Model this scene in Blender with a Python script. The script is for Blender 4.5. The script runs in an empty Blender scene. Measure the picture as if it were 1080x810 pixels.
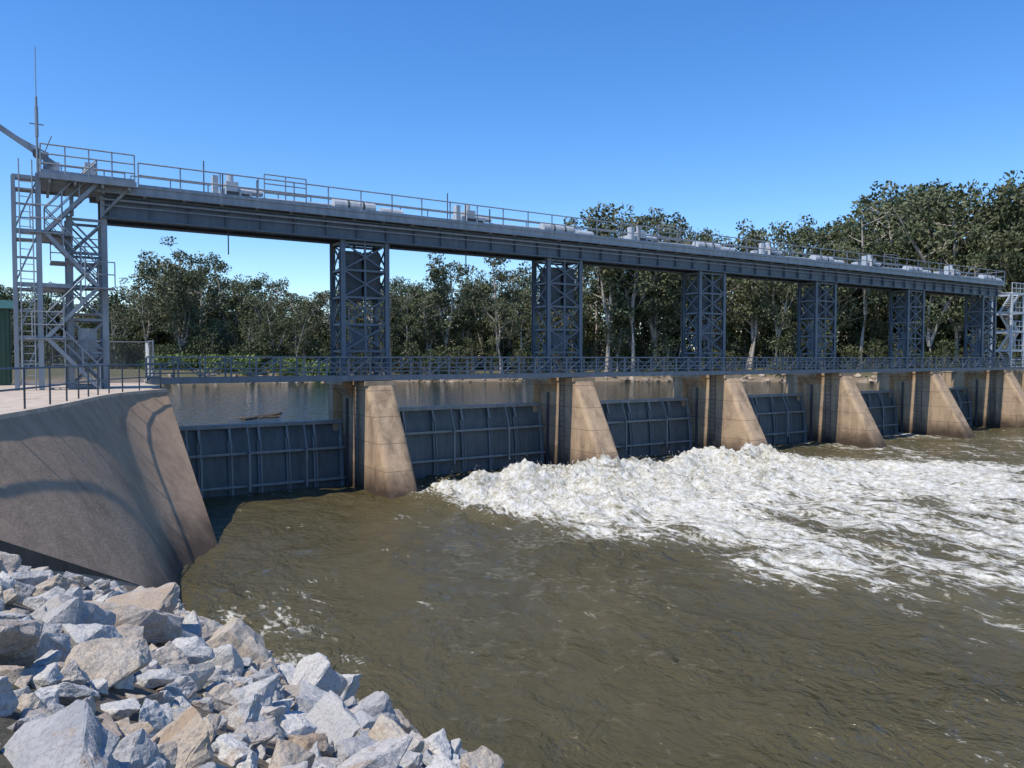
import bpy, bmesh, math, random
import numpy as np
from mathutils import Vector, Matrix, noise
random.seed(7); np.random.seed(7)
scene=bpy.context.scene
C=bpy.context.collection
# ---------- frames ----------
TH=math.atan2(.539,.842)
P0=Vector((-8,40,0))
M=Matrix.Translation(P0)@Matrix.Rotation(TH,4,'Z')
MI=M.inverted()
def W(u,s,z): return M@Vector((u,-s,z))
EYE=6.6
# ---------- material helpers ----------
class NT:
    def __init__(s,name):
        s.m=bpy.data.materials.new(name); s.m.use_nodes=True
        s.t=s.m.node_tree; s.n=s.t.nodes; s.l=s.t.links
        s.b=s.n['Principled BSDF']; s.out=s.n['Material Output']
        s.tc=s.n.new('ShaderNodeTexCoord')
        s.geo=s.n.new('ShaderNodeNewGeometry')
    def set(s,inp,v):
        if isinstance(v,bpy.types.NodeSocket): s.l.new(v,inp)
        else:
            if isinstance(v,(tuple,list)) and len(v)==3 and inp.type=='RGBA': v=(*v,1)
            inp.default_value=v
    def noise(s,scale=1,detail=4,rough=.55,vec=None,dist=0,mapscale=None,out='Fac'):
        vec=vec or s.tc.outputs['Object']
        if mapscale: vec=s.mapping(vec,mapscale)
        n=s.n.new('ShaderNodeTexNoise'); s.l.new(vec,n.inputs['Vector'])
        n.inputs['Scale'].default_value=scale;n.inputs['Detail'].default_value=detail
        n.inputs['Roughness'].default_value=rough;n.inputs['Distortion'].default_value=dist
        return n.outputs[out]
    def mapping(s,vec,sc,rot=(0,0,0)):
        m=s.n.new('ShaderNodeMapping'); s.l.new(vec,m.inputs['Vector']); m.inputs['Scale'].default_value=sc
        m.inputs['Rotation'].default_value=rot
        return m.outputs['Vector']
    def ramp(s,fac,stops):
        r=s.n.new('ShaderNodeValToRGB'); s.l.new(fac,r.inputs['Fac'])
        e=r.color_ramp.elements
        while len(e)<len(stops): e.new(.5)
        for i,(p,c) in enumerate(stops):
            e[i].position=p
            if isinstance(c,(int,float)): c=(c,c,c)
            e[i].color=(*c,1)
        return r.outputs['Color']
    def mix(s,f,a,b,mode='MIX'):
        m=s.n.new('ShaderNodeMix'); m.data_type='RGBA'; m.blend_type=mode
        s.set(m.inputs[0],f); s.set(m.inputs[6],a); s.set(m.inputs[7],b)
        return m.outputs[2]
    def math(s,op,a,b=0,c=0,clamp=False):
        m=s.n.new('ShaderNodeMath'); m.operation=op; m.use_clamp=clamp
        s.set(m.inputs[0],a); s.set(m.inputs[1],b)
        if op in('MULTIPLY_ADD','SMOOTH_MIN'): s.set(m.inputs[2],c)
        return m.outputs[0]
    def xyz(s,vec=None):
        x=s.n.new('ShaderNodeSeparateXYZ'); s.l.new(vec or s.tc.outputs['Object'],x.inputs[0]); return x.outputs
    def attr(s,name):
        a=s.n.new('ShaderNodeAttribute'); a.attribute_name=name; return a.outputs['Fac']
    def bump(s,h,strength=.3,dist=.1,normal=None):
        b=s.n.new('ShaderNodeBump'); s.l.new(h,b.inputs['Height']); b.inputs['Strength'].default_value=strength
        b.inputs['Distance'].default_value=dist
        if normal: s.l.new(normal,b.inputs['Normal'])
        return b.outputs['Normal']
    def fin(s,color,rough=.6,metal=0,normal=None,spec=None):
        s.set(s.b.inputs['Base Color'],color); s.set(s.b.inputs['Roughness'],rough); s.set(s.b.inputs['Metallic'],metal)
        if normal: s.l.new(normal,s.b.inputs['Normal'])
        if spec is not None: s.b.inputs['Specular IOR Level'].default_value=spec
        return s.m
def steel(name,a,b,rough=.5,metal=.25,rust=.0):
    k=NT(name)
    c=k.mix(k.noise(1.3,3),a,b)
    st=k.ramp(k.noise(1.0,3,mapscale=(4,4,.5)),[(.42,0.0),(.62,1.0)])
    c=k.mix(k.math('MULTIPLY',st,.35),c,tuple(x*.55 for x in a))
    if rust:
        r=k.ramp(k.noise(2.2,4,.7),[(.62,0.0),(.7,1.0)])
        c=k.mix(k.math('MULTIPLY',r,rust),c,(.16,.09,.05))
    return k.fin(c,rough,metal)
m_steel=steel('galvanised_steel',(.19,.22,.255),(.30,.33,.36),rust=.12)
m_girder=steel('painted_girder_steel',(.078,.105,.138),(.12,.15,.185),.5,.1,rust=.2)
m_light=steel('light_grey_steel',(.42,.45,.48),(.58,.60,.62),.45,.1)
m_gate=steel('gate_steel',(.085,.098,.102),(.15,.162,.162),.6,.05,rust=.6)
m_gater=steel('gate_rib_steel',(.19,.205,.21),(.30,.315,.315),.55,.05,rust=.5)
m_dark=steel('dark_steel',(.045,.055,.065),(.08,.09,.10),.6,.1)
m_green=steel('green_painted_metal',(.02,.07,.045),(.03,.09,.06),.5,.0)
def concrete(name,a,b,wet=True,joints=1.25,dark=(.10,.065,.04),stain=.65,blot=.45):
    k=NT(name)
    c=k.mix(k.noise(.55,5,.6),a,b)
    c=k.mix(k.math('MULTIPLY',k.ramp(k.noise(1,5,.65,mapscale=(1.6,1.6,.16)),[(.45,0.0),(.68,1.0)]),stain),c,dark)
    c=k.mix(k.math('MULTIPLY',k.ramp(k.noise(2.4,6,.7),[(.5,0.0),(.75,1.0)]),.4),c,tuple(min(1,x*1.35) for x in b))
    c=k.mix(k.math('MULTIPLY',k.ramp(k.noise(.9,7,.75,dist=.6),[(.52,0.0),(.66,1.0)]),blot),c,dark)
    z=k.xyz()[2]
    if joints:
        f=k.math('FRACT',k.math('DIVIDE',k.math('ADD',z,k.math('MULTIPLY',k.noise(3,2),.03)),joints))
        ln=k.math('LESS_THAN',f,.03)
        c=k.mix(k.math('MULTIPLY',ln,.6),c,dark)
    nz=k.math('ADD',z,k.math('MULTIPLY',k.noise(1.1,5,.6,mapscale=(1,1,.6)),-1.6))
    if wet:
        w=k.ramp(k.math('MULTIPLY_ADD',nz,.25,.5),[(.36,1.0),(.50,.6),(.66,0.0)])
        c=k.mix(w,c,tuple(x*.6 for x in dark))
    n=k.bump(k.noise(9,5,.72),.4,.04)
    return k.fin(c,.85,0,n)
m_pier=concrete('weathered_pier_concrete',(.37,.25,.148),(.49,.35,.218))
m_wall=concrete('brown_wall_concrete',(.31,.205,.127),(.43,.30,.195),joints=0,dark=(.13,.083,.05),stain=.35,blot=.30)
m_kerb=concrete('dark_kerb_concrete',(.07,.055,.042),(.13,.105,.08),joints=0,dark=(.04,.03,.022))
m_pad=concrete('pad_concrete',(.42,.34,.265),(.53,.45,.36),wet=False,joints=0,dark=(.25,.19,.14))
# ---------- mesh builder (u,s,z) in weir frame ----------
class MB:
    def __init__(s,flip=True): s.v=[];s.f=[];s.flip=flip
    def add(s,vs,fs):
        o=len(s.v)
        for p in vs: s.v.append((p[0],-p[1] if s.flip else p[1],p[2]))
        for f in fs: s.f.append(tuple(i+o for i in f))
    def box(s,u0,u1,s0,s1,z0,z1):
        s.add([(a,b,c) for a in(u0,u1) for b in(s0,s1) for c in(z0,z1)],
              [(0,1,3,2),(4,6,7,5),(0,4,5,1),(2,3,7,6),(0,2,6,4),(1,5,7,3)])
    def beam(s,p,q,w=.1,h=None):
        h=h or w; p=Vector(p);q=Vector(q);d=(q-p)
        if d.length<1e-5:return
        d.normalize(); up=Vector((0,0,1)) if abs(d.z)<.95 else Vector((1,0,0))
        a=d.cross(up).normalized(); b=a.cross(d).normalized()
        vs=[]
        for c in(p,q):
            for i,j in((-1,-1),(1,-1),(1,1),(-1,1)): vs.append(c+a*(i*w/2)+b*(j*h/2))
        s.add(vs,[(0,1,2,3),(7,6,5,4),(0,4,5,1),(1,5,6,2),(2,6,7,3),(3,7,4,0)])
    def tube(s,p,q,r=.03,n=6,r2=None):
        r2=r if r2 is None else r2
        p=Vector(p);q=Vector(q);d=(q-p)
        if d.length<1e-5:return
        d.normalize(); up=Vector((0,0,1)) if abs(d.z)<.95 else Vector((1,0,0))
        a=d.cross(up).normalized(); b=a.cross(d).normalized()
        vs=[]
        for c,rr in((p,r),(q,r2)):
            for i in range(n):
                t=2*math.pi*i/n; vs.append(c+a*math.cos(t)*rr+b*math.sin(t)*rr)
        fs=[(i,(i+1)%n,n+(i+1)%n,n+i) for i in range(n)]+[tuple(range(n))[::-1],tuple(range(n,2*n))]
        s.add(vs,fs)
    def ibeam(s,u0,u1,sc,z0,z1,fw=.4,ft=.06,wt=.03,stiff=1.6):
        s.box(u0,u1,sc-fw/2,sc+fw/2,z0,z0+ft); s.box(u0,u1,sc-fw/2,sc+fw/2,z1-ft,z1)
        s.box(u0,u1,sc-wt/2,sc+wt/2,z0+ft+.001,z1-ft-.001)
        u=u0+.3
        while u<u1:
            s.box(u,u+.03,sc-fw*.4,sc+fw*.4,z0+ft+.002,z1-ft-.002); u+=stiff
    def rail(s,pts,h=1.05,r=.028,step=1.5,mids=1,toe=False):
        for p,q in zip(pts[:-1],pts[1:]):
            p=Vector(p);q=Vector(q);L=(q-p).length;n=max(1,round(L/step))
            for i in range(n+1):
                c=p.lerp(q,i/n); s.tube(c,c+Vector((0,0,h)),r*.95)
            for j in range(mids+1):
                zz=h*(1-j/(mids+1)); s.tube(p+Vector((0,0,zz)),q+Vector((0,0,zz)),r)
            if toe: s.beam(p+Vector((0,0,.08)),q+Vector((0,0,.08)),.012,.12)
    def obj(s,name,mat,parent=None,smooth=False,matrix=None):
        me=bpy.data.meshes.new(name); me.from_pydata(s.v,[],s.f)
        bm=bmesh.new(); bm.from_mesh(me); bmesh.ops.recalc_face_normals(bm,faces=bm.faces); bm.to_mesh(me); bm.free()
        me.materials.append(mat)
        if smooth:
            me.polygons.foreach_set('use_smooth',[True]*len(me.polygons))
        o=bpy.data.objects.new(name,me); C.objects.link(o)
        if parent: o.parent=parent
        else: o.matrix_world=matrix if matrix is not None else M
        return o
def empty(name,mat=None):
    e=bpy.data.objects.new(name,None); C.objects.link(e); e.empty_display_size=.5
    e.matrix_world=M if mat is None else mat
    return e
SP=12.8
# ---------- piers ----------
def pier(idx,u0):
    W2=.76; b=MB(); zs=[-2,-1,0,1,2,3,4,5,5.25]
    rings=[]; rc=.28
    for z in zs:
        sn=2.68+(5.4-z)/5.4*3.05
        ring=[]
        for k in range(5):
            a=math.pi/2*k/4; ring.append((u0-W2+rc-rc*math.cos(a), sn-rc+rc*math.sin(a), z))
        for k in range(5):
            a=math.pi/2*k/4; ring.append((u0+W2-rc+rc*math.sin(a), sn-rc+rc*math.cos(a), z))
        ring+=[(u0+W2,-.80,z),(u0-W2,-.80,z)]
        rings.append(ring)
    n=len(rings[0]); vs=[p for r in rings for p in r]
    fs=[]
    for i in range(len(rings)-1):
        for j in range(n): fs.append((i*n+j,i*n+(j+1)%n,(i+1)*n+(j+1)%n,(i+1)*n+j))
    fs.append(tuple(range((len(rings)-1)*n,len(rings)*n)))
    b.add(vs,fs)
    w=1.22; up=[(u0-w,-.802),(u0+w,-.802),(u0+w,-1.5),(u0+.7,-2.3),(u0-.7,-2.3),(u0-w,-1.5)]; m=len(up)
    b.add([(p[0],p[1],-2) for p in up]+[(p[0],p[1],5.25) for p in up],[tuple(range(m)),tuple(range(m,2*m))]+[(j,(j+1)%m,m+(j+1)%m,m+j) for j in range(m)])
    e=empty('concrete_pier')
    b.obj('pier_body',m_pier,e)
    c=MB(); c.box(u0-.82,u0+.82,.96,2.74,5.252,5.47); c.box(u0-1.32,u0+1.32,-2.35,.958,5.252,5.47)
    for sg in(-1,1): c.add([(u0+sg*.762,-.79,5.25),(u0+sg*1.3,-.79,5.25),(u0+sg*.762,-.79,4.6),(u0+sg*.762,.95,5.25),(u0+sg*1.3,.95,5.25),(u0+sg*.762,.95,4.6)],[(0,1,2),(3,4,5),(0,1,4,3),(1,2,5,4),(0,2,5,3)])
    c.obj('pier_cap',m_pier,e)
    g=MB()
    for sgn in(-1,1):
        uu=u0+sgn*(W2+.02)
        g.box(min(uu,uu+sgn*.1),max(uu,uu+sgn*.1),.12,.26,-1,4.55)
    uu=u0-W2-.14
    for ss in(1.5,1.95): g.tube((uu,ss,.3),(uu,ss,5.6),.025)
    z=.5
    while z<5.5: g.tube((uu,1.5,z),(uu,1.95,z),.018); z+=.3
    g.obj('gate_guides_and_ladder',m_dark,e)
for i in range(6): pier(i,i*SP)
# ---------- lattice towers ----------
ZG=12.62
def lattice(name,u0,zb=5.47,zt=ZG,cw=True,mat=None,a=1.2):
    e=empty(name); b=MB(); s0,s1=-.75,.75
    legs=[(u0-a,s0),(u0+a,s0),(u0-a,s1),(u0+a,s1)]
    for (u,s_) in legs:
        b.box(u-.12,u+.12,s_-.1,s_-.08,zb,zt); b.box(u-.12,u+.12,s_+.08,s_+.1,zb,zt); b.box(u-.012,u+.012,s_-.08,s_+.08,zb,zt)
        b.box(u-.12,u+.12,s_-.2,s_+.2,zb-.0,zb+.05)
    H=zt-zb; N=5
    if cw:
        for s_ in(s0,s1): b.beam((u0,s_,zb),(u0,s_,zt),.09)
    for i in range(N+1):
        z=zb+.12+(H-.24)*i/N
        for s_ in(s0,s1): b.beam((u0-a,s_,z),(u0+a,s_,z),.11)
        for u in(u0-a,u0+a): b.beam((u,s0,z),(u,s1,z),.11)
        if i<N:
            z2=zb+.12+(H-.24)*(i+1)/N
            for s_ in(s0,s1):
                b.beam((u0-a,s_,z),(u0+a,s_,z2),.075); b.beam((u0+a,s_+.05,z),(u0-a,s_+.05,z2),.075)
            for u in(u0-a,u0+a):
                b.beam((u,s0,z),(u,s1,z2),.07); b.beam((u+.05,s1,z),(u+.05,s0,z2),.07)
    b.obj('lattice_frame',mat or m_girder,e)
    if cw:
        c=MB(); z0=zt-random.uniform(2.9,3.4)
        c.box(u0-.95,u0-.1,-.5,.5,z0,zt-.5); c.box(u0+.1,u0+.95,-.5,.5,z0+.25,zt-.5)
        for k in range(8):
            zz=z0+.3+k*.35
            if zz<zt-.6: c.box(u0-.98,u0-.07,-.53,.53,zz,zz+.05); c.box(u0+.07,u0+.98,-.53,.53,zz,zz+.05)
        c.obj('counterweights',m_dark,e)
        c=MB(); zc=zb+random.choice((1.6,2.1,2.4)); c.box(u0-.5,u0+.35,-.3,.3,zc,zc+1.1); c.box(u0-.9,u0-.55,-.2,.2,zc-.5,zc+.3); c.obj('control_cabinet',m_girder,e)
    r=MB()
    for uu in(-.6,.6): r.tube((u0+uu,0,zb),(u0+uu,0,zt-2),.03)
    r.obj('lift_rods',m_steel,e)
for i in range(6): lattice('lattice_tower',i*SP)
# ---------- overhead bridge ----------
ov=empty('overhead_hoist_bridge')
b=MB()
U0,U1=-12.0,5*SP+1.6
for sc in(-.85,.85): b.ibeam(U0,U1,sc,ZG,ZG+.98,.42,.06,.03,1.6)
u=U0+1
while u<U1:
    b.beam((u,-.8,13.1),(u,.8,13.1),.12,.35); b.beam((u,-.8,12.85),(min(u+3.2,U1),.8,12.85),.08); u+=3.2
b.obj('main_girders',m_girder,ov)
b=MB(); DZ=14.0
for sc in(-1.35,1.38):
    b.box(U0-.3,U1,sc-.04,sc+.04,DZ-.33,DZ-.03); b.box(U0-.3,U1,sc-.1,sc+.1,DZ-.028,DZ); b.box(U0-.3,U1,sc-.1,sc+.1,DZ-.36,DZ-.332)
u=U0
while u<U1: b.box(u,u+.12,-1.3,1.33,13.605,13.75); u+=1.6
b.box(U0-.3,U1,-1.3,1.33,DZ-.12,DZ-.08)
b.obj('deck_and_edge_channels',m_steel,ov)
b=MB(); b.tube((U0,1.2,13.4),(U1,1.2,13.4),.05); b.tube((U0,1.18,13.15),(U1,1.18,13.15),.03)
b.obj('conduits',m_steel,ov)
b=MB()
for ss in(-1.35,1.38): b.rail([(U0+1.4,ss,DZ),(U1,ss,DZ)],1.05,.034,1.7,1,True)
for ut in(-5.2,20,45.5):
    b.rail([(ut,1.25,DZ),(ut+2,1.25,DZ)],1.3,.03,1.0,2)
b.rail([(U1,-1.3,DZ),(U1,1.35,DZ)])
b.obj('handrails',m_steel,ov)
b=MB(); d=MB()
for k in range(6):
    um=-SP/2+k*SP; z=DZ-.1
    b.box(um-.45,um+.1,.2,.9,z,z+.95); b.box(um+.15,um+.75,.25,.85,z,z+.6)
    b.box(um-1.0,um-.75,.3,.7,z,z+1.2)
    b.tube((um-.2,.5,z+.95),(um-.2,.5,z+1.35),.16,10); b.tube((um+.2,.5,z+.6),(um+1.3,.5,z+.6),.14,10)
    b.box(um-.4,um+.2,-1.0,-.4,z,z+.85)
    d.box(um-.44,um+.09,.902,.92,z+.3,z+.5); d.box(um+.25,um+.6,.852,.87,z+.15,z+.45)
    d.beam((um-.65,1.1,z),(um-.65,1.1,z+1.2),.05); d.beam((um+.9,1.1,z),(um+.9,1.1,z+1.1),.05)
    d.tube((um-.3,.5,11.5),(um-.3,.5,13.6),.03); d.tube((um-1.3,.2,z),(um-1.3,.2,z+1.9),.03)
    uc=k*SP
    b.tube((uc-1.7,.75,z+.42),(uc+.5,.75,z+.42),.33,14); b.tube((uc+.9,.7,z+.32),(uc+2.1,.7,z+.32),.25,14)
    b.tube((uc-1.3,-.8,z+.4),(uc+.9,-.8,z+.4),.28,14)
    for uu in(uc-1.4,uc+.2,uc+1.2,uc+1.8): d.box(uu-.05,uu+.05,.55,.9,z,z+.2)
    d.tube((uc-1.0,.75,z+.42),(uc-.9,.75,z+.42),.345,14); d.tube((uc-.2,.75,z+.42),(uc-.1,.75,z+.42),.345,14)
    b.tube((um+1.3,.55,z+.4),(uc-1.7,.7,z+.42),.045,8)
    if k<5: b.tube((uc+2.1,.7,z+.3),(um+SP-1.0,.5,z+.3),.045,8)
b.obj('hoist_drums_and_gearboxes',m_light,ov); d.obj('hoist_frames',m_dark,ov)
# ---------- footbridge ----------
fb=empty('footbridge'); b=MB(); FU0,FU1=-10.4,67.5; FA,FB=1.42,2.58
for sc in(FA,FB):
    b.box(FU0,FU1,sc-.05,sc+.05,5.50,5.76)
    for zz in(5.95,6.14,6.38): b.beam((FU0,sc,zz),(FU1,sc,zz),.04)
    b.beam((FU0,sc,6.66),(FU1,sc,6.66),.08,.07)
    u=FU0;k=0
    while u<FU1:
        b.beam((u,sc,5.76),(u,sc,6.64),.07)
        if k%2==0: b.beam((u,sc+.02,5.78),(min(u+1.1,FU1),sc+.02,6.6),.04)
        else: b.beam((u,sc+.02,6.6),(min(u+1.1,FU1),sc+.02,5.78),.04)
        u+=1.1;k+=1
b.obj('truss_railings',m_girder,fb)
b=MB(); b.box(FU0,FU1,FA+.051,FB-.051,5.60,5.66)
u=FU0
while u<FU1: b.box(u,u+.08,FA+.052,FB-.052,5.50,5.598); u+=1.28
b.obj('walkway_deck',m_dark,fb)
# ---------- gates ----------
def gate(u0,u1,dz):
    e=empty('sluice_gate')
    zt=3.3+dz
    prof=[(-.98,zt),(-.72,zt-.75),(-.55,zt-1.6),(-.45,zt-2.6),(-.42,-.6+dz),(-.42,-1.2+dz)]
    b=MB()
    for (p,q) in zip(prof[:-1],prof[1:]):
        b.add([(u0,p[0],p[1]),(u1,p[0],p[1]),(u1,q[0],q[1]),(u0,q[0],q[1]),
               (u0,p[0]-.05,p[1]),(u1,p[0]-.05,p[1]),(u1,q[0]-.05,q[1]),(u0,q[0]-.05,q[1])],
              [(0,1,2,3),(4,5,6,7),(0,4,7,3),(1,5,6,2)])
    b.obj('skin_plate',m_gate,e)
    r=MB(); n=6
    for i in range(n+1):
        u=u0+.12+(u1-u0-.24)*i/n
        for (p,q) in zip(prof[:-1],prof[1:]):
            r.beam((u,p[0]+.12,p[1]),(u,q[0]+.12,q[1]),.05,.22) 
            r.beam((u,p[0]+.25,p[1]),(u,q[0]+.25,q[1]),.12,.03)
    for (s_,z) in ((prof[2][0]+.05,zt-1.35),(prof[4][0],.35+dz)):
        r.box(u0,u1,s_+.27,s_+.31,z-.06,z+.06); r.box(u0,u1,s_+.02,s_+.27,z-.015,z+.015)
    r.box(u0,u1,prof[0][0]-.08,prof[0][0]+.34,zt,zt+.06); r.box(u0,u1,prof[0][0]+.3,prof[0][0]+.34,zt-.13,zt-.001)
    for i in range(0,n,1):
        u=u0+.2+(u1-u0-.24)*(i+.5)/n
        if i%2==0:
            r.beam((u,-.40,zt-.05),(u,.1,zt-1.3),.07,.1); r.beam((u,.1,zt-1.3),(u,.1,.1+dz),.07,.1); r.beam((u,.1,zt-1.3),(u,-.3,zt-1.3),.06,.08); r.beam((u,.1,.4+dz),(u,-.3,.4+dz),.06,.08)
    r.obj('ribs_and_stiffeners',m_gater,e)
for k in range(6):
    u0=-9.45 if k==0 else (k-1)*SP+.78
    gate(u0,k*SP-.78,[0,.5,.45,.45,.4,.4][k])
# ---------- left abutment ----------
TOP=[(-9.8,2.8),(-11.3,5.5),(-12.85,8.6),(-14.2,12.5),(-15.5,16.8),(-18,24),(-24,34)]
BOT=[(-9.1,11.6),(-9.95,13.4),(-10.8,15.3),(-11.4,18.0),(-12.0,21.3),(-14.0,27.5),(-20,39)]
ZT=5.3
def fit(L,pin):
    t=np.arange(len(L)); w=np.ones(len(L)); w[0]=pin
    return [np.polyfit(t,[p[k] for p in L],3,w=w) for k in(0,1)]
FT,FBo=fit(TOP,30),fit(BOT,30)
def interp(L,t):
    F=FT if L is TOP else FBo
    return (float(np.polyval(F[0],t)),float(np.polyval(F[1],t)))
ab=empty('concrete_abutment')
b=MB(); nt,nz=60,24; vs=[];fs=[]
for i in range(nt+1):
    t=i/nt*(len(TOP)-1); a=interp(TOP,t); c=interp(BOT,t)
    for j in range(nz+1):
        f=j/nz
        vs.append((a[0]+(c[0]-a[0])*f,a[1]+(c[1]-a[1])*f,ZT-.12+(-1.2-ZT+.12)*f))
for i in range(nt):
    for j in range(nz):
        q=i*(nz+1)+j; fs.append((q,q+1,q+nz+2,q+nz+1))
b.add(vs,fs)
b.add([(-9.8,2.8,ZT-.12),(-9.1,11.6,-1.2),(-9.3,-6,-1.2),(-9.5,-6,ZT-.12)],[(0,1,2,3)])
b.obj('battered_wing_wall',m_wall,ab,smooth=True)
tops=[interp(TOP,i/nt*(len(TOP)-1)) for i in range(nt+1)]
poly=[(-9.5,-7)]+[( -9.6,2.0)]+tops+[(-60,34),(-60,-7)]
b=MB(); n=len(poly)
b.add([(p[0],p[1],ZT-.119) for p in poly]+[(p[0],p[1],ZT) for p in poly],[tuple(range(n)),tuple(range(n,2*n))]+[(j,(j+1)%n,n+(j+1)%n,n+j) for j in range(n)])
b.obj('top_slab',m_pad,ab)
hr=MB(); pts=[]
for i in range(0,nt+1,4):
    p=tops[i]; pts.append((p[0]-.25,p[1]-.05,ZT))
hr.rail([(-9.9,1.9,ZT)]+pts,1.05,.03,1.9,1)
hr.obj('pipe_handrail',m_girder)
# ---------- left stair tower ----------
lattice('lattice_tower',-12.55,ZT,ZG,cw=False,mat=m_steel,a=.65)
st=empty('stair_tower'); b=MB()
ul,ur=-15.15,-14.3
levels=[ZT,7.45,9.6,11.75,13.9]
for (u,s_) in((ul,-1.4),(ul,1.5),(ur,-1.4)): b.beam((u,s_,ZT),(u,s_,13.9),.15)
b.beam((ur,1.5,ZT),(ur,1.5,14.1),.19)
for i,z in enumerate(levels[1:]):
    for s_ in(-1.4,1.5): b.beam((ul,s_,z),(-13.2,s_,z),.1,.16)
    for u in(ul,ur,-13.2): b.beam((u,-1.4,z),(u,1.5,z),.1,.16)
    b.box(ul,ur,-1.4,-.8,z-.04,z+.0); b.box(ul,ur,.9,1.5,z-.04,z+.0)
for i in range(4):
    z0,z1=levels[i],levels[i+1]
    b.beam((ul,-1.4,z0),(ul,1.5,z1),.06); b.beam((ul,1.5,z0),(ur,1.5,z1),.06)
    b.beam((ul,1.5,z0+1.07),(ur,1.5,z0+1.07),.08)
b.obj('stair_frame',m_steel,st)
b=MB(); h=MB()
for i in range(4):
    z0,z1=levels[i],levels[i+1]
    ua,ub=(-14.1,-12.2) if i%2==1 else (-12.2,-14.1)
    for ss in(1.05,1.7):
        b.beam((ua,ss,z0),(ub,ss,z1-.0),.05,.15)
        h.tube((ua,ss,z0+1),(ub,ss,z1+1),.028); h.tube((ua,ss,z0+.5),(ub,ss,z1+.5),.022)
        for f in(0,.33,.66,1): h.tube((ua+(ub-ua)*f,ss,z0+(z1-z0)*f),(ua+(ub-ua)*f,ss,z0+(z1-z0)*f+1),.025)
    for k in range(10):
        f=(k+.5)/10; uu=ua+(ub-ua)*f; zz=z0+(z1-z0)*f
        b.box(uu-.12,uu+.12,1.08,1.67,zz-.015,zz+.015)
    if i<3:
        ue=ub
        b.box(ue-.5,ue+.6,1.0,1.8,z1-.07,z1-.02)
        h.rail([(ue-.5,1.8,z1),(ue+.6,1.8,z1)],1.05,.026,1,1)
        b.box(-14.2,-13.25,-1.2,1.0,z1-.06,z1-.01)
        zm=(z0+z1)/2; b.box(-13.9,-12.0,-.6,.9,zm-.05,zm); h.rail([(-13.9,.95,zm),(-12.0,.95,zm)],1.0,.024,.6,2)
z=5.6
while z<13.9: h.tube((-14.95,1.62,z),(-14.5,1.62,z),.018); z+=.3
for uu in(-14.95,-14.5): h.tube((uu,1.62,ZT),(uu,1.62,14.6),.028)
b.obj('stair_flights',m_steel,st)
pu=-14.2
h.rail([(pu,1.9,14.08),(-10.8,1.9,14.08)],1.15,.032,.9,2,True)
h.rail([(pu,-1.8,14.08),(-10.8,-1.8,14.08)],1.15,.032,.9,2,True)
h.rail([(pu,-1.8,14.08),(pu,1.9,14.08)],1.15,.03,1.2,2,True)
for i in (1,2,3): h.rail([(ul,-1.4,levels[i]),(ul,1.5,levels[i]),(ur,1.5,levels[i])],1.05,.028,1.4,1)
h.obj('handrails',m_steel,st)
b=MB(); b.box(pu-.05,-10.75,-1.9,2.0,13.93,14.06); b.box(pu-.06,-10.74,1.95,2.05,13.85,14.08)
b.obj('top_platform',m_steel,st); b=MB()
for u in(-13.9,-13,-12,-11): b.beam((u,-1.8,13.83),(u,1.9,13.83),.1,.2)
b.beam((-12.0,.9,12.7),(-11.0,1.5,13.85),.1); b.beam((-13.1,.9,12.6),(-13.1,.9,13.8),.15); b.beam((-11.95,.9,12.6),(-11.95,.9,13.8),.15)
b.obj('platform_joists',m_steel,st)
b=MB(); b.box(-14.0,-13.5,.2,.8,14.08,14.8); b.box(-12.6,-12.2,.4,1.0,14.08,14.9); b.box(-12.9,-12.2,-.4,.3,6.6,7.9); b.obj('control_cabinets',m_light,st)
b=MB(); b.tube((-14.3,1.4,14.1),(-14.3,1.4,17.2),.045,8); b.tube((-14.3,1.4,17.2),(-14.3,1.4,19.2),.018,6)
b.tube((-14.3,1.4,15.6),(-14.3,1.4,16.8),.065,8); b.beam((-14.55,1.4,16.1),(-14.05,1.4,16.1),.04); b.tube((-14.3,1.4,14.3),(-13.8,1.8,15.6),.02)
b.obj('radio_antenna',m_steel)
jc=empty('jib_crane'); b=MB()
b.tube((-14.0,1.0,14.07),(-14.0,1.0,15.1),.11,10); b.beam((-13.7,1.0,14.65),(-17.6,1.1,17.2),.14,.2)
b.tube((-14.0,1.0,15.1),(-15.6,1.03,15.9),.03); b.obj('boom_and_mast',m_steel,jc)
b=MB(); b.tube((-14.3,.82,15.0),(-14.3,1.18,15.0),.16,12); b.tube((-17.4,1.1,17.1),(-17.4,1.1,16),.015); b.box(-17.47,-17.33,1.03,1.17,15.8,16); b.obj('winch_and_hook',m_dark,jc)
# shed
sh=empty('green_shed'); b=MB(); b.box(-24,-15.5,-9,-6,ZT-.1,9.0)
u=-23.9
while u<-15.6: b.box(u,u+.12,-5.998,-5.95,ZT+.1,8.9); u+=.3
b.box(-15.498,-15.45,-8.9,-6.1,ZT+.1,8.9)
b.obj('corrugated_walls',m_green,sh)
b=MB(); b.add([(-24.3,-9.3,9.0),(-15.2,-9.3,9.0),(-15.2,-7.5,9.5),(-24.3,-7.5,9.5),(-15.2,-5.7,9.0),(-24.3,-5.7,9.0)],[(0,1,2,3),(3,2,4,5),(0,3,5),(1,4,2),(0,1,4,5)])
b.obj('roof',m_green,sh); b=MB(); b.box(-17.5,-16.5,-5.94,-5.9,ZT,7.5); b.box(-20.5,-19.3,-5.94,-5.9,6.6,7.6); b.obj('door_and_window',m_dark,sh)
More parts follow.
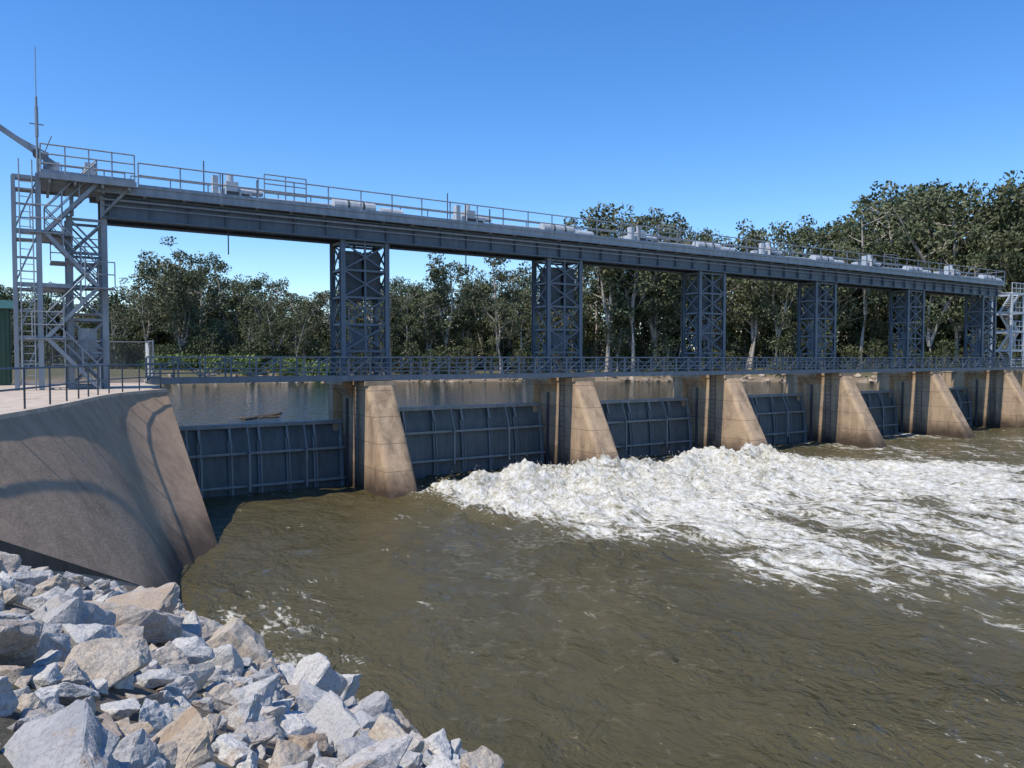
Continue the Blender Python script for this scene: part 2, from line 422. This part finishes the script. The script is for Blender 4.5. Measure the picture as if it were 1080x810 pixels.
# fence
cf=empty('chain_link_fence'); b=MB(); d=MB()
pts=[(-15.0,-5.5),(-9.6,-5.5),(-9.6,-2.6)]
for p,q in zip(pts[:-1],pts[1:]):
    L=math.dist(p,q); n=max(1,round(L/1.8))
    for i in range(n+1):
        c=(p[0]+(q[0]-p[0])*i/n,p[1]+(q[1]-p[1])*i/n); b.tube((*c,ZT),(*c,ZT+2.2),.035)
    b.tube((*p,ZT+2.15),(*q,ZT+2.15),.025); b.tube((*p,ZT+.1),(*q,ZT+.1),.02)
    k=0
    P=lambda t:(p[0]+(q[0]-p[0])*t/L,p[1]+(q[1]-p[1])*t/L)
    while k<L:
        for sg in(1,-1):
            a0=k; a1=k+sg*2.0; z0=ZT+.1;z1=ZT+2.1
            if a1<0: z1=z0+(a0)*1.0; a1=0
            if a1>L: z1=z0+(L-a0); a1=L
            d.tube((*P(a0),z0),(*P(a1),z1),.006,3)
        k+=.14
b.obj('posts_and_rails',m_steel,cf); d.obj('wire_mesh',m_steel,cf)
# ---------- right abutment ----------
ra=empty('concrete_retaining_wall'); b=MB()
b.box(64.8,110,-4,1.6,-2,5.2); b.box(64.75,110,-4,1.7,5.202,5.45)
for u in(69,75,81,90,99): b.box(u,u+.6,1.602,1.9,-2,5.1)
b.obj('wall_body',m_pier,ra)
h=MB(); h.rail([(67,1.5,5.45),(100,1.5,5.45)],1.05,.035,2,2); h.obj('wall_handrail',m_light,ra)
st2=empty('stair_tower'); b=MB()
for (u,s_) in((68,-2),(68,1),(70.5,-2),(70.5,1)): b.beam((u,s_,5.45),(u,s_,13.2),.2)
for i,z in enumerate((7.4,9.3,11.2,13.1)):
    for s_ in(-2,1): b.beam((68,s_,z),(70.5,s_,z),.16,.2)
    for u in(68,70.5): b.beam((u,-2,z),(u,1,z),.16,.2)
    b.rail([(68,1,z),(70.5,1,z)],1.05,.04,.9,1)
    u0_,u1_=(68.1,70.4) if i%2 else (70.4,68.1)
    b.beam((u0_,.6,z-1.9),(u1_,.6,z),.06,.25); b.beam((u0_,-.2,z-1.9),(u1_,-.2,z),.06,.25)
    for k in range(9):
        f=(k+.5)/9; b.box(u0_+(u1_-u0_)*f-.12,u0_+(u1_-u0_)*f+.12,-.2,.6,z-1.9+1.9*f-.02,z-1.9+1.9*f+.02)
b.obj('stair_frame',m_light,st2)
b=MB(); b.box(65.7,68,-1,1,13.0,13.1); b.obj('access_platform',m_light,st2)
# ---------- terrain ----------
POOL=[(-10.2,1),(-11,30),(-14,80),(0,77),(22,70),(40,63),(57,54),(72,43),(86,28),(90,10),(64.9,4.5),(64.9,1)]
def inpoly(x,y,P):
    r=False;j=len(P)-1
    for i in range(len(P)):
        if (P[i][1]>y)!=(P[j][1]>y) and x<(P[j][0]-P[i][0])*(y-P[i][1])/(P[j][1]-P[i][1])+P[i][0]: r=not r
        j=i
    return r
def dpoly(x,y,P):
    m=1e9
    for i in range(len(P)):
        a=P[i-1];c=P[i];dx,dy=c[0]-a[0],c[1]-a[1];L=dx*dx+dy*dy
        t=max(0,min(1,((x-a[0])*dx+(y-a[1])*dy)/L)); m=min(m,math.hypot(x-a[0]-t*dx,y-a[1]-t*dy))
    return m
PADP=[(p[0]-.9,-p[1]) for p in [(-9.8,-1)]+[(-9.9,2.5)]+tops]+[(-60,-34),(-60,1)]
def plane(x,y):
    d=.68*x+.73*y
    return 5.0-.575*d-max(0,d-7.4)*1.2
def H(x,y):
    p=MI@Vector((x,y,0)); u,v=p.x,p.y; s_=-v
    h=max(-2.5,min(5.0,plane(x,y)))
    nz=noise.fractal(Vector((x*.12,y*.12,0)),1,2,4)
    if v>0.0:
        dd=dpoly(u,v,POOL)
        if inpoly(u,v,POOL): hh=2.9-dd*.45
        else: hh=3.0+dd*.30
        hh=min(hh,4.8)+ (nz*.35 if hh>3.2 else 0)
        hh=max(-2.5,hh)
        if dd>8 and not inpoly(u,v,POOL): hh+=min(2,(dd-8)*.02)
        h=hh if not(-9.5<u<64.8 and v<1) else -2.5
    elif u>66:
        h=max(h,min(5.2,(u-70-.3*s_)*.4)) if s_>1.7 else 5.0
    if -26<u<-9.5 and -34<v<1 or u<-26 and v<1:
        if inpoly(u,v,PADP): h=max(h,5.1)
    if 66<u and v>-1: h=min(h,5.15)
    return h
def axis(a,b,dense0,dense1,fine,mid,m0,m1,coarse):
    L=[];x=a
    while x<b:
        L.append(x); x+= fine if dense0<=x<dense1 else (mid if m0<=x<m1 else coarse)
    return L
X=axis(-600,600,-26,8,.6,2.2,-110,150,25); Y=axis(-60,900,-4,42,.6,2.2,-20,165,25)
vs=[];fs=[]
for y in Y:
    for x in X: vs.append((x,y,H(x,y)))
nx=len(X)
for j in range(len(Y)-1):
    for i in range(nx-1): q=j*nx+i; fs.append((q,q+1,q+nx+1,q+nx))
me=bpy.data.meshes.new('ground'); me.from_pydata(vs,[],fs); me.polygons.foreach_set('use_smooth',[True]*len(me.polygons))
k=NT('ground_earth')
z=k.xyz()[2]
sand=k.mix(k.noise(.5,5,.65),(.11,.085,.058),(.26,.20,.14))
grass=k.mix(k.noise(.35,5,.7),(.045,.058,.020),(.13,.105,.055))
f=k.ramp(k.math('ADD',k.math('MULTIPLY',z,.1),k.math('MULTIPLY',k.noise(.25,4),.16)),[(.44,0.0),(.50,1.0)])
c=k.mix(f,sand,grass)
# darker ground colour on the near bank, showing between the riprap
low=k.ramp(k.math('MULTIPLY_ADD',k.xyz()[1],.05,0),[(.95,1.0),(1.0,0.0)])
c=k.mix(k.math('MULTIPLY',low,.65),c,(.06,.05,.04))
me.materials.append(k.fin(c,.95,0,k.bump(k.noise(3,4,.7),.5,.15)))
o=bpy.data.objects.new('ground',me); C.objects.link(o)
# ---------- water ----------
def fr(x,y,z=0,o=4): return noise.fractal(Vector((x,y,z)),.9,2.1,o)
def sm(a,b,x):
    t=max(0,min(1,(x-a)/(b-a))); return t*t*(3-2*t)
def cum(parts):
    L=[]
    for a,b_,st_ in parts:
        x=a
        while x<b_-1e-6: L.append(x); x+=st_
    L.append(parts[-1][1]); return L
UU=cum([(-300,-60,30),(-60,-16,2),(-16,-2,.22),(-2,30,.14),(30,44,.3),(44,72,.8),(72,120,4)])
SS=cum([(.0,3.5,.35),(3.5,14.5,.12),(14.5,38,.2),(38,60,1.2),(60,400,20)])
vs=[];foam=[]
spray=[]
for s_ in SS:
    for u in UU:
        e=sm(-1.0,1.6,u)*(1-sm(23.0,29.5,u))
        lat=z=den=0;bgd=0
        if s_<60 and -25<u<70:
            ampn=.08+.12*sm(-10,6,u)
            z=ampn*fr(u*.38,s_*.33,0,3)+.055*fr(u*1.7,s_*1.4,3,3)
            wob=fr(s_*.13,3,0,2)
            lat=sm(-1.2+.05*(s_-7)+1.5*wob,2.4+.34*(s_-7)+2.5*fr(s_*.2,9,0,3),u)*(1-sm(24+1.1*(s_-7),33+1.7*(s_-7),u+3*fr(s_*.12,1,5,2)))
            turb=lat*math.exp(-max(0,s_-9)/22)
            n0=fr(u*.8,s_*.6,2,5)
            z+=turb*(.24*n0+.12*abs(fr(u*2.2,s_*1.8,6,4)))
            if 2<s_<18 and -2<u<31:
                w1=math.exp(-((s_-7.0-1.3*fr(u*.3,7,0,3))/1.5)**2)
                w2=math.exp(-((s_-10.8-2.2*fr(u*.25,2,0,3))/1.8)**2)
                n1=fr(u*.8,s_*.7,5,4); n2=1-abs(fr(u*2.2,s_*2.2,8,4))*2.2; n3=fr(u*4,s_*4,1,5)
                lump=.78+.30*math.exp(-((u-8)/5)**2)+.28*math.exp(-((u-21)/3.5)**2)
                z+=e*lump*(w1*(1.0+.46*n1+.14*n2+.22*n3)+w2*(.34+.36*n1+.08*n2+.15*n3)-.15*math.exp(-((s_-4.3)/1)**2))
                if w1>.4 and e>.3 and random.random()<.25: spray.append((u,s_,z))
            core=sm(3.8,5.6,s_)*math.exp(-max(0,s_-12.5)/10.0)
            tail=sm(3.8,6,s_)*math.exp(-max(0,s_-10)/70.0)*(.82+.60*fr(u*.20,s_*.10,4,3))
            den=lat*max(core,tail)
            bgd=(.15+.20*sm(2,20,u)+.50*max(0,fr(u*.11,s_*.07,1,3)))*(1-sm(45,60,s_))
        foam.append(max(0,min(1,max(den,bgd))))
        vs.append((u,-s_,z))
fs=[];nx=len(UU)
for j in range(len(SS)-1):
    for i in range(nx-1): q=j*nx+i; fs.append((q,q+nx,q+nx+1,q+1))
me=bpy.data.meshes.new('river_water'); me.from_pydata(vs,[],fs); me.polygons.foreach_set('use_smooth',[True]*len(me.polygons))
at=me.attributes.new('foam','FLOAT','POINT'); at.data.foreach_set('value',foam)
k=NT('turbid_river_water')
den=k.attr('foam')
obj=k.tc.outputs['Object']
vecf=k.mapping(obj,(1.0,.42,1.0),(0,0,.45))
n1=k.noise(.52,6,.72,vecf,1.6); n2=k.noise(3.2,4,.72,vecf,1.2)
rid=k.math('SUBTRACT',1.0,k.math('MULTIPLY',k.math('ABSOLUTE',k.math('SUBTRACT',k.noise(1.1,5,.62,vecf,1.6),.5)),8),clamp=True)
nn=k.math('ADD',k.math('MULTIPLY',n1,.70),k.math('MULTIPLY',n2,.40))
nn=k.math('ADD',nn,k.math('MULTIPLY',rid,.17))
thr=k.math('ADD',k.math('MULTIPLY',den,.46),k.math('SUBTRACT',nn,.925))
ff=k.ramp(k.math('MULTIPLY_ADD',thr,3.4,.5,clamp=True),[(.42,0.0),(.58,.42),(.95,1.0)])
wc=k.mix(k.noise(.15,3,.6),(.054,.045,.018),(.088,.072,.031))
aer=k.math('MULTIPLY',k.math('POWER',den,1.6),.80,clamp=True)
wc=k.mix(aer,wc,(.22,.19,.105))
fc=k.mix(k.ramp(k.noise(2.6,5,.8),[(.34,0.0),(.58,1.0)]),(.42,.375,.25),(.86,.84,.76))  # tan tint and brownish shadows of the foam, put into its colour
col=k.mix(ff,wc,fc)
bn=k.math('ADD',k.noise(.8,4,.64,k.mapping(obj,(1,.8,1)),.8),k.math('MULTIPLY',k.noise(4.2,3,.62,k.mapping(obj,(1,.8,1))),.26))
patch=k.ramp(k.noise(.11,2,.5),[(.35,.45),(.65,1.35)])
bn=k.math('MULTIPLY',bn,patch)
nb=k.bump(bn,1.0,.42)
nb=k.bump(k.math('MULTIPLY',den,k.noise(7,4,.8)),.9,.18,nb)
k.b.inputs['IOR'].default_value=1.33
me.materials.append(k.fin(col,k.math('MULTIPLY_ADD',ff,.6,.08),0,nb))
o=bpy.data.objects.new('river_water',me); C.objects.link(o); o.matrix_world=M
b=MB()
random.shuffle(spray)
for (u,s_,z) in spray[:9000]:
    p=Vector((u+random.gauss(0,.18),s_+random.gauss(0,.22),z+abs(random.gauss(0,.17)))); r=random.uniform(.01,.03)
    q=[p+Vector((random.uniform(-1,1),random.uniform(-1,1),random.uniform(-1,1))).normalized()*r for _ in range(4)]
    b.add(q,[(0,1,2),(0,3,1),(1,3,2),(2,3,0)])
k=NT('white_spray'); b.obj('spray_droplets',k.fin((.85,.84,.79),.6))
# upstream pool
b=MB(); 
UU=cum([(-40,-8,4),(-8,66,1.0),(66,100,4)]); VV=cum([(.96,30,.8),(30,90,2.5)])
vs=[(u,-v,3.1+.0) for v in VV for u in UU]; nx=len(UU)
fs=[(j*nx+i,j*nx+i+1,j*nx+nx+i+1,j*nx+nx+i) for j in range(len(VV)-1) for i in range(nx-1)]
b.add(vs,fs)
k=NT('calm_pool_water')
wc=k.mix(k.noise(.1,3),(.016,.020,.017),(.028,.032,.025))
nb=k.bump(k.noise(1.6,3,.6,k.mapping(k.tc.outputs['Object'],(1,.6,1))),1.0,.28)
k.b.inputs['IOR'].default_value=1.33
b.obj('upstream_water',k.fin(wc,.06,0,nb),smooth=True)
b=MB(); b.tube((-4.5,-6.5,3.1),(-1.5,-9.5,3.2),.14,7,.08); b.tube((-3.5,-7.4,3.1),(-2.4,-6.6,3.4),.05,5,.02); b.tube((-5.0,-8,3.05),(-2.2,-7.4,3.15),.10,7,.06)
k=NT('wet_wood'); b.obj('driftwood_log',k.fin(k.mix(k.noise(3,4),(.06,.045,.03),(.13,.10,.07)),.7))
# ---------- rocks ----------
def rockproto(seed):
    rnd=random.Random(seed); bm=bmesh.new()
    cx,cy,cz=rnd.uniform(.6,.85),rnd.uniform(.6,.8),rnd.uniform(.55,.72)
    for i in range(rnd.randint(10,15)):
        v=Vector((rnd.gauss(0,1),rnd.gauss(0,1),rnd.gauss(0,1))).normalized()*rnd.uniform(.85,1.12)
        v=Vector((max(-cx,min(cx,v.x)),max(-cy,min(cy,v.y)),max(-cz,min(cz,v.z))))
        bm.verts.new(v)
    bmesh.ops.convex_hull(bm,input=bm.verts)
    bmesh.ops.delete(bm,geom=[v for v in bm.verts if not v.link_faces],context='VERTS')
    bmesh.ops.dissolve_limit(bm,angle_limit=.22,verts=bm.verts,edges=bm.edges)
    bmesh.ops.bevel(bm,geom=list(bm.edges),offset=.03,segments=1,affect='EDGES',profile=.6)
    bmesh.ops.triangulate(bm,faces=bm.faces)
    for _ in range(3):
        bmesh.ops.subdivide_edges(bm,edges=[e for e in bm.edges if e.calc_length()>.2],cuts=1)
        bmesh.ops.triangulate(bm,faces=bm.faces)
    for v in bm.verts:
        n=noise.fractal(v.co*2.4+Vector((seed*3.1,0,0)),.6,2.2,5); v.co+=v.co.normalized()*n*.085
    V=np.array([v.co[:] for v in bm.verts]); bm.verts.index_update()
    F=[tuple(v.index for v in f.verts) for f in bm.faces]
    bm.free(); return V,F
protos=[rockproto(i+1) for i in range(26)]
def rocks(name,items,mat):
    AV=[];AF=[];o=0
    for (x,y,z,r) in items:
        V,F=random.choice(protos)
        sc=np.array([random.uniform(.85,1.3),random.uniform(.75,1.05),random.uniform(.6,.9)])*r
        q=Matrix.Rotation(random.uniform(0,6.28),3,'Z')@Matrix.Rotation(random.uniform(-.6,.6),3,'X')@Matrix.Rotation(random.uniform(-.6,.6),3,'Y')
        Vv=(V*sc)@np.array(q).T+np.array([x,y,z]); AV.append(Vv); AF+= [tuple(i+o for i in f) for f in F]; o+=len(Vv)
    AV=np.concatenate(AV); me=bpy.data.meshes.new(name); me.from_pydata(AV.tolist(),[],AF); me.materials.append(mat)
    ob=bpy.data.objects.new(name,me); C.objects.link(ob); return ob
k=NT('granite_rock')
rnd=k.geo.outputs['Random Per Island']
base=k.ramp(rnd,[(.0,(.45,.445,.43)),(.2,(.29,.295,.305)),(.38,(.58,.565,.53)),(.56,(.37,.375,.38)),(.72,(.40,.31,.215)),(.84,(.50,.44,.36)),(.93,(.33,.24,.165)),(1.0,(.50,.49,.475))])
c=k.mix(k.ramp(k.noise(2.0,5,.7),[(.4,0.0),(.7,1.0)]),base,k.mix(.5,base,(.60,.575,.53)))
c=k.mix(k.math('MULTIPLY',k.ramp(k.noise(1.1,5,.7,dist=1),[(.57,0.0),(.67,1.0)]),.6),c,(.33,.21,.115))
c=k.mix(k.math('MULTIPLY',k.ramp(k.noise(30,3,.7),[(.48,0.0),(.62,1.0)]),.4),c,(.13,.13,.13))
wet=k.ramp(k.math('ADD',k.xyz()[2],k.math('MULTIPLY',k.noise(1.5,3),.3)),[(.25,1.0),(.5,0.0)])
c=k.mix(k.math('MULTIPLY',wet,.75),c,(.06,.045,.028))
m_rock=k.fin(c,.8,0,k.bump(k.noise(6,6,.74),.8,.08))
cand=[]
for R,nn_ in((.70,150),(.52,600),(.37,2600),(.26,7000),(.17,10000)):
    for _ in range(nn_):
        x=random.uniform(-15,5); y=random.uniform(1.6,21)
        dd=.68*x+.73*y
        if dd<1.0 or dd>7.85: continue
        if x<-8.7+R*.7 and y>10.0: continue
        if y<9 and (x<-.8*y-2 or x>.2*y+1): continue
        r=R*random.uniform(.85,1.15)
        if x<-6.3 and y>8: r=min(r,.36)
        if y<7: r*=.66
        elif y<10: r*=.88
        if dd>7.2 and r>.45: continue
        ok=True
        for (a,b_,c_,r2) in cand:
            if abs(a-x)<1.7 and abs(b_-y)<1.7 and math.hypot(a-x,b_-y)<.68*(r+r2): ok=False;break
        if ok: cand.append((x,y,plane(x,y)+r*random.uniform(.0,.3),r))
under=[]
for _ in range(1100):
    x=random.uniform(-10,5); y=random.uniform(3,21); dd=.68*x+.73*y
    if dd<1 or dd>7.9 or x<-8.6: continue
    under.append((x,y,plane(x,y)-.02,random.uniform(.18,.32)))
rocks('riprap_rocks',cand+under,m_rock)
b=MB(False); b.beam((-9.75,9.0,plane(-9.75,9)+.28),(-9.05,19.3,.30),.4,.45); b.obj('concrete_kerb_beam',m_kerb,matrix=Matrix.Identity(4))
# ---------- far bank rubble ----------
it=[]
for _ in range(300):
    t=random.uniform(0,1); seg=random.choice([(3,4),(4,5),(5,6),(6,7),(7,8),(8,9)])
    a=POOL[seg[0]];c_=POOL[seg[1]]
    u=a[0]+(c_[0]-a[0])*t+random.gauss(0.8,1.3); v=a[1]+(c_[1]-a[1])*t+random.gauss(0.8,1.3)
    w=W(u,-v,0); it.append((w.x,w.y,H(w.x,w.y)+.1,random.uniform(.25,.8)))
k=NT('tan_bank_rock'); m_trock=k.fin(k.mix(k.geo.outputs['Random Per Island'],(.25,.19,.13),(.50,.41,.31)),.9,0,k.bump(k.noise(5,4,.7),.5,.1))
rocks('bank_rubble',it,m_trock)
# ---------- trees ----------
def leafmat(name,c1,c2,c3,alt):
    k=NT(name)
    oi=k.n.new('ShaderNodeObjectInfo')
    c=k.mix(k.geo.outputs['Random Per Island'],c1,c2)
    c=k.mix(k.ramp(k.noise(.45,1,.6),[(.4,0.0),(.65,1.0)]),c,c3)
    c=k.mix(k.math('MULTIPLY',oi.outputs['Random'],.5),c,alt)
    return k.fin(c,.6,spec=.3)
m_leaf=leafmat('gum_foliage',(.044,.066,.026),(.092,.114,.048),(.12,.13,.062),(.115,.108,.056))
m_bush=leafmat('shrub_foliage',(.035,.052,.016),(.072,.095,.032),(.085,.095,.038),(.09,.085,.04))
m_reed=leafmat('reed_foliage',(.08,.13,.025),(.14,.20,.045),(.16,.20,.06),(.13,.16,.05))
k=NT('gum_bark'); m_bark=k.fin(k.mix(k.noise(1.5,4,.7,mapscale=(1,1,.3)),(.20,.16,.12),(.54,.49,.42)),.85)
def leaves(centers,radii,nper,rng,size=(.26,.54),squash=.8):
    P=[];Nn=[]
    for c,r in zip(centers,radii):
        n=int(nper*(r/1.2)**2*rng.uniform(.7,1.2))
        d=rng.normal(size=(n,3)); d/=np.linalg.norm(d,axis=1)[:,None]
        rad=r*rng.uniform(.2,1.0,size=(n,1))**.5
        p=d*rad; p[:,2]*=squash; P.append(p+np.array(c)); Nn.append(d)
    P=np.concatenate(P); Nn=np.concatenate(Nn); n=len(P)
    a=rng.normal(size=(n,3)); a[:,2]-=.9; a/=np.linalg.norm(a,axis=1)[:,None]
    nn=Nn+rng.normal(size=(n,3))*.55
    b_=np.cross(a,nn); b_/=np.linalg.norm(b_,axis=1)[:,None]
    L=rng.uniform(size[0],size[1],size=(n,1)); wd=L*rng.uniform(.4,.65,size=(n,1))
    return np.stack([P-a*L*.5,P+b_*wd*.5,P+a*L*.5,P-b_*wd*.5],axis=1).reshape(-1,3)
def mk(name,b,V,mat):
    nb=len(b.v);nf=len(b.f);nq=len(V)//4
    me=bpy.data.meshes.new(name); me.from_pydata(b.v+V.tolist(),[],b.f+[(nb+4*i,nb+4*i+1,nb+4*i+2,nb+4*i+3) for i in range(nq)])
    me.materials.append(m_bark); me.materials.append(mat); me.polygons.foreach_set('material_index',[0]*nf+[1]*nq); return me
def treeproto(seed,Ht=18,base=.28,width=.26,nper=72,crown=1.3):
    rr=random.Random(seed); rng=np.random.default_rng(seed)
    b=MB(False); cl=[];cr=[]
    def path(p,d,L,r,n,wob,up,nt):
        pts=[p.copy()];q=p.copy();dd=d.normalized()
        for i in range(n):
            dd=(dd+Vector((rr.gauss(0,wob),rr.gauss(0,wob),up+rr.gauss(0,wob*.5)))).normalized()
            q=q+dd*L/n; pts.append(q.copy())
        for i in range(n): b.tube(pts[i],pts[i+1],r*(1-.75*i/n),nt,r*(1-.75*(i+1)/n))
        return pts
    leaders=rr.choice([1,2,2,3])
    tr=path(Vector((0,0,-.6)),Vector((rr.gauss(0,.05),rr.gauss(0,.05),1)),Ht*base+.6,Ht*.018,3,.05,.1,7)
    root=tr[-1]
    for l in range(leaders):
        az=rr.uniform(0,6.28) if l==0 else az+6.28/leaders+rr.gauss(0,.3)
        tilt=rr.uniform(.08,.38) if leaders>1 else .05
        d=Vector((math.cos(az)*math.sin(tilt),math.sin(az)*math.sin(tilt),math.cos(tilt)))
        Lh=Ht*(1-base)*rr.uniform(.72,.95)
        ld=path(root,d,Lh,Ht*.013,7,.07,.04,5)
        nlimb=rr.randint(9,13)
        for i in range(nlimb):
            f=(i+rr.random()*.7)/nlimb; f=min(.99,.04+f*.95)
            k_=f*7; j=min(6,int(k_)); p=ld[j].lerp(ld[j+1],k_-j)
            a2=rr.uniform(0,6.28); prof=math.sin(math.pi*(.18+.72*f))**.8
            L=Ht*width*prof*rr.uniform(.5,1.35)
            el_=rr.uniform(.15,.9)
            lim=path(p,Vector((math.cos(a2)*math.cos(el_),math.sin(a2)*math.cos(el_),math.sin(el_))),L,Ht*.005*(1-.4*f),4,.16,.06,4)
            for q in(2,3,4):
                if rr.random()<.82:
                    c=lim[q]+Vector((rr.gauss(0,.45),rr.gauss(0,.45),rr.gauss(.1,.4))); cl.append(c[:]); cr.append(crown*rr.uniform(.45,1.15))
            if rr.random()<.7:
                a3=a2+rr.choice((-1,1))*rr.uniform(.5,1.1); s2=path(lim[2],Vector((math.cos(a3),math.sin(a3),.5)),L*.5,Ht*.003,2,.15,.05,4)
                c=s2[-1]; cl.append(c[:]); cr.append(crown*rr.uniform(.5,1.1))
        c=ld[-1]; cl.append((c.x,c.y,c.z)); cr.append(crown*.9)
    V=leaves(cl,cr,nper,rng)
    return mk('eucalyptus_%d'%seed,b,V,m_leaf),float(np.percentile(V[:,2],99.7))
def bushproto(seed,mat,R=2.2,Hh=3.0,n=16,size=(.24,.48)):
    rng=np.random.default_rng(seed); rr=random.Random(seed); cl=[];cr=[];b=MB(False)
    for i in range(n):
        hz=Hh*rr.random()**.8; k_=1-.5*hz/Hh
        c=(rr.gauss(0,R*.5*k_),rr.gauss(0,R*.5*k_),.3+hz); cl.append(c); cr.append(rr.uniform(.7,1.3))
        b.tube((c[0]*.15,c[1]*.15,-.3),c,.06,4,.02)
    return mk('shrub_%d'%seed,b,leaves(cl,cr,70,rng,size),mat)
TP=[treeproto(11,18,.20,.24),treeproto(12,18,.28,.26),treeproto(13,18,.16,.27),treeproto(14,18,.33,.25),treeproto(15,18,.22,.22),treeproto(16,18,.36,.28),treeproto(17,18,.18,.25),treeproto(18,18,.42,.22),treeproto(19,18,.28,.30)]
BP=[bushproto(30+i,m_bush,2.8,4.0+i,26+3*i) for i in range(3)]
RP=[bushproto(40+i,m_reed,2.0,1.2,12,(.25,.5)) for i in range(2)]
Id=Matrix.Identity(4)
mass=empty('distant_trees',Id); shr=empty('bank_shrubs',Id); reeds=empty('reed_bed',Id)
def put(me,x,y,sc,name,parent=None,sz=None):
    o=bpy.data.objects.new(name,me); C.objects.link(o)
    o.location=(x,y,H(x,y)-.1); f=random.uniform(.9,1.25); o.scale=(sc*f,sc*f,sz or sc); o.rotation_euler=(0,0,random.uniform(0,6.28))
    if parent: o.parent=parent
    return o
OUT=[(-60,300),(60,300),(115,298),(150,285),(190,262),(225,285),(300,292),(350,290),(410,288),(470,272),(520,276),(570,288),(600,285),(618,225),(680,228),(730,240),(850,238),(885,222),(930,198),(1060,192),(1200,190),(1400,200)]
def outl(px):
    return float(np.interp(px,[a for a,_ in OUT],[b_ for _,b_ in OUT]))
def shoreZ(px): return float(np.interp(px,[-100,200,350,620,900,1080,1400],[118,113,112,114,112,97,88]))
def onland(x,y,mn=2):
    p=MI@Vector((x,y,0))
    if p.y>0 and (inpoly(p.x,p.y,POOL) or dpoly(p.x,p.y,POOL)<mn): return False
    if p.y<3 and p.x>-30: return False
    return True
for row,(off,step,jit,hs) in enumerate(((7,34,4,.78),(14,29,5,.90),(24,28,6,.97),(38,33,8,.90))):
    px=-220+row*9
    while px<1450:
        Z=shoreZ(px)+off+random.uniform(-jit,jit)
        p_=px+random.uniform(-9,9); Xw=(p_-540)/800*Z
        hgt=(378-outl(p_))*Z/800+1.8
        hgt*=hs*random.uniform(.62,1.12)
        if onland(Xw,Z,3):
            me,top=random.choice(TP)
            put(me,Xw,Z,hgt/top,'gum_tree',mass)
        px+=step*random.uniform(.75,1.3)
for (px,zo,yt) in ((188,3,254),(470,5,268),(525,8,270),(640,3,217),(690,5,224),(790,5,234),(905,3,212),(940,6,196),(1010,3,193),(1062,4,188),(668,2,240)):
    Z=shoreZ(px)+zo+4; Xw=(px-540)/800*Z; me,top=TP[(px//7)%9]; put(me,Xw,Z,((378-yt)*Z/800+1.8)/top,'eucalyptus_tree')
px=-220
while px<1450:
    for off in(3.5,10,20,45):
        Z=shoreZ(px)+off+random.uniform(-1.5,3); Xw=(px+random.uniform(-8,8)-540)/800*Z
        if onland(Xw,Z,2.0) and (off>4 or px<560 or random.random()<.6): put(random.choice(BP),Xw,Z,random.uniform(.6,1.1)*(1.0 if off<15 else 1.8),'shrub',shr)
    px+=16
for i in range(46):
    px=random.uniform(150,350); Z=shoreZ(px)+random.uniform(-1,4); Xw=(px-540)/800*Z
    if onland(Xw,Z,.6): put(random.choice(RP),Xw,Z,random.uniform(.6,1.2),'reeds',reeds)
# ---------- light ----------
az=TH+math.radians(5); el=math.radians(60)
travel=Vector((math.cos(az)*math.cos(el),math.sin(az)*math.cos(el),-math.sin(el)))
sd=bpy.data.lights.new('sun','SUN'); sd.energy=5.0; sd.angle=math.radians(.5); sd.color=(1,.93,.82)
so=bpy.data.objects.new('sun',sd); C.objects.link(so); so.rotation_euler=travel.to_track_quat('-Z','Y').to_euler(); so.location=(-30,-20,60)
w=bpy.data.worlds.new('World'); scene.world=w; w.use_nodes=True
sk=w.node_tree.nodes.new('ShaderNodeTexSky'); sk.sky_type='NISHITA'; sk.sun_disc=False
sk.sun_elevation=el; sk.sun_rotation=math.atan2(-travel.x,-travel.y); sk.ozone_density=4.0; sk.air_density=1.0; sk.dust_density=.1
bg=w.node_tree.nodes['Background']
hsv=w.node_tree.nodes.new('ShaderNodeHueSaturation'); hsv.inputs['Hue'].default_value=.507; hsv.inputs['Saturation'].default_value=1.28; hsv.inputs['Value'].default_value=1.38
w.node_tree.links.new(sk.outputs[0],hsv.inputs['Color']); w.node_tree.links.new(hsv.outputs[0],bg.inputs[0]); bg.inputs[1].default_value=.15
# ---------- camera ----------
cd=bpy.data.cameras.new('camera'); cd.lens=800/1080*36; cd.sensor_width=36; cd.clip_end=3000; cd.clip_start=.1
co=bpy.data.objects.new('camera',cd); C.objects.link(co); co.location=(0,0,EYE); co.rotation_euler=(math.radians(90-1.93),0,0)
scene.camera=co
scene.view_settings.view_transform='Standard'; scene.view_settings.look='None'; scene.view_settings.exposure=0
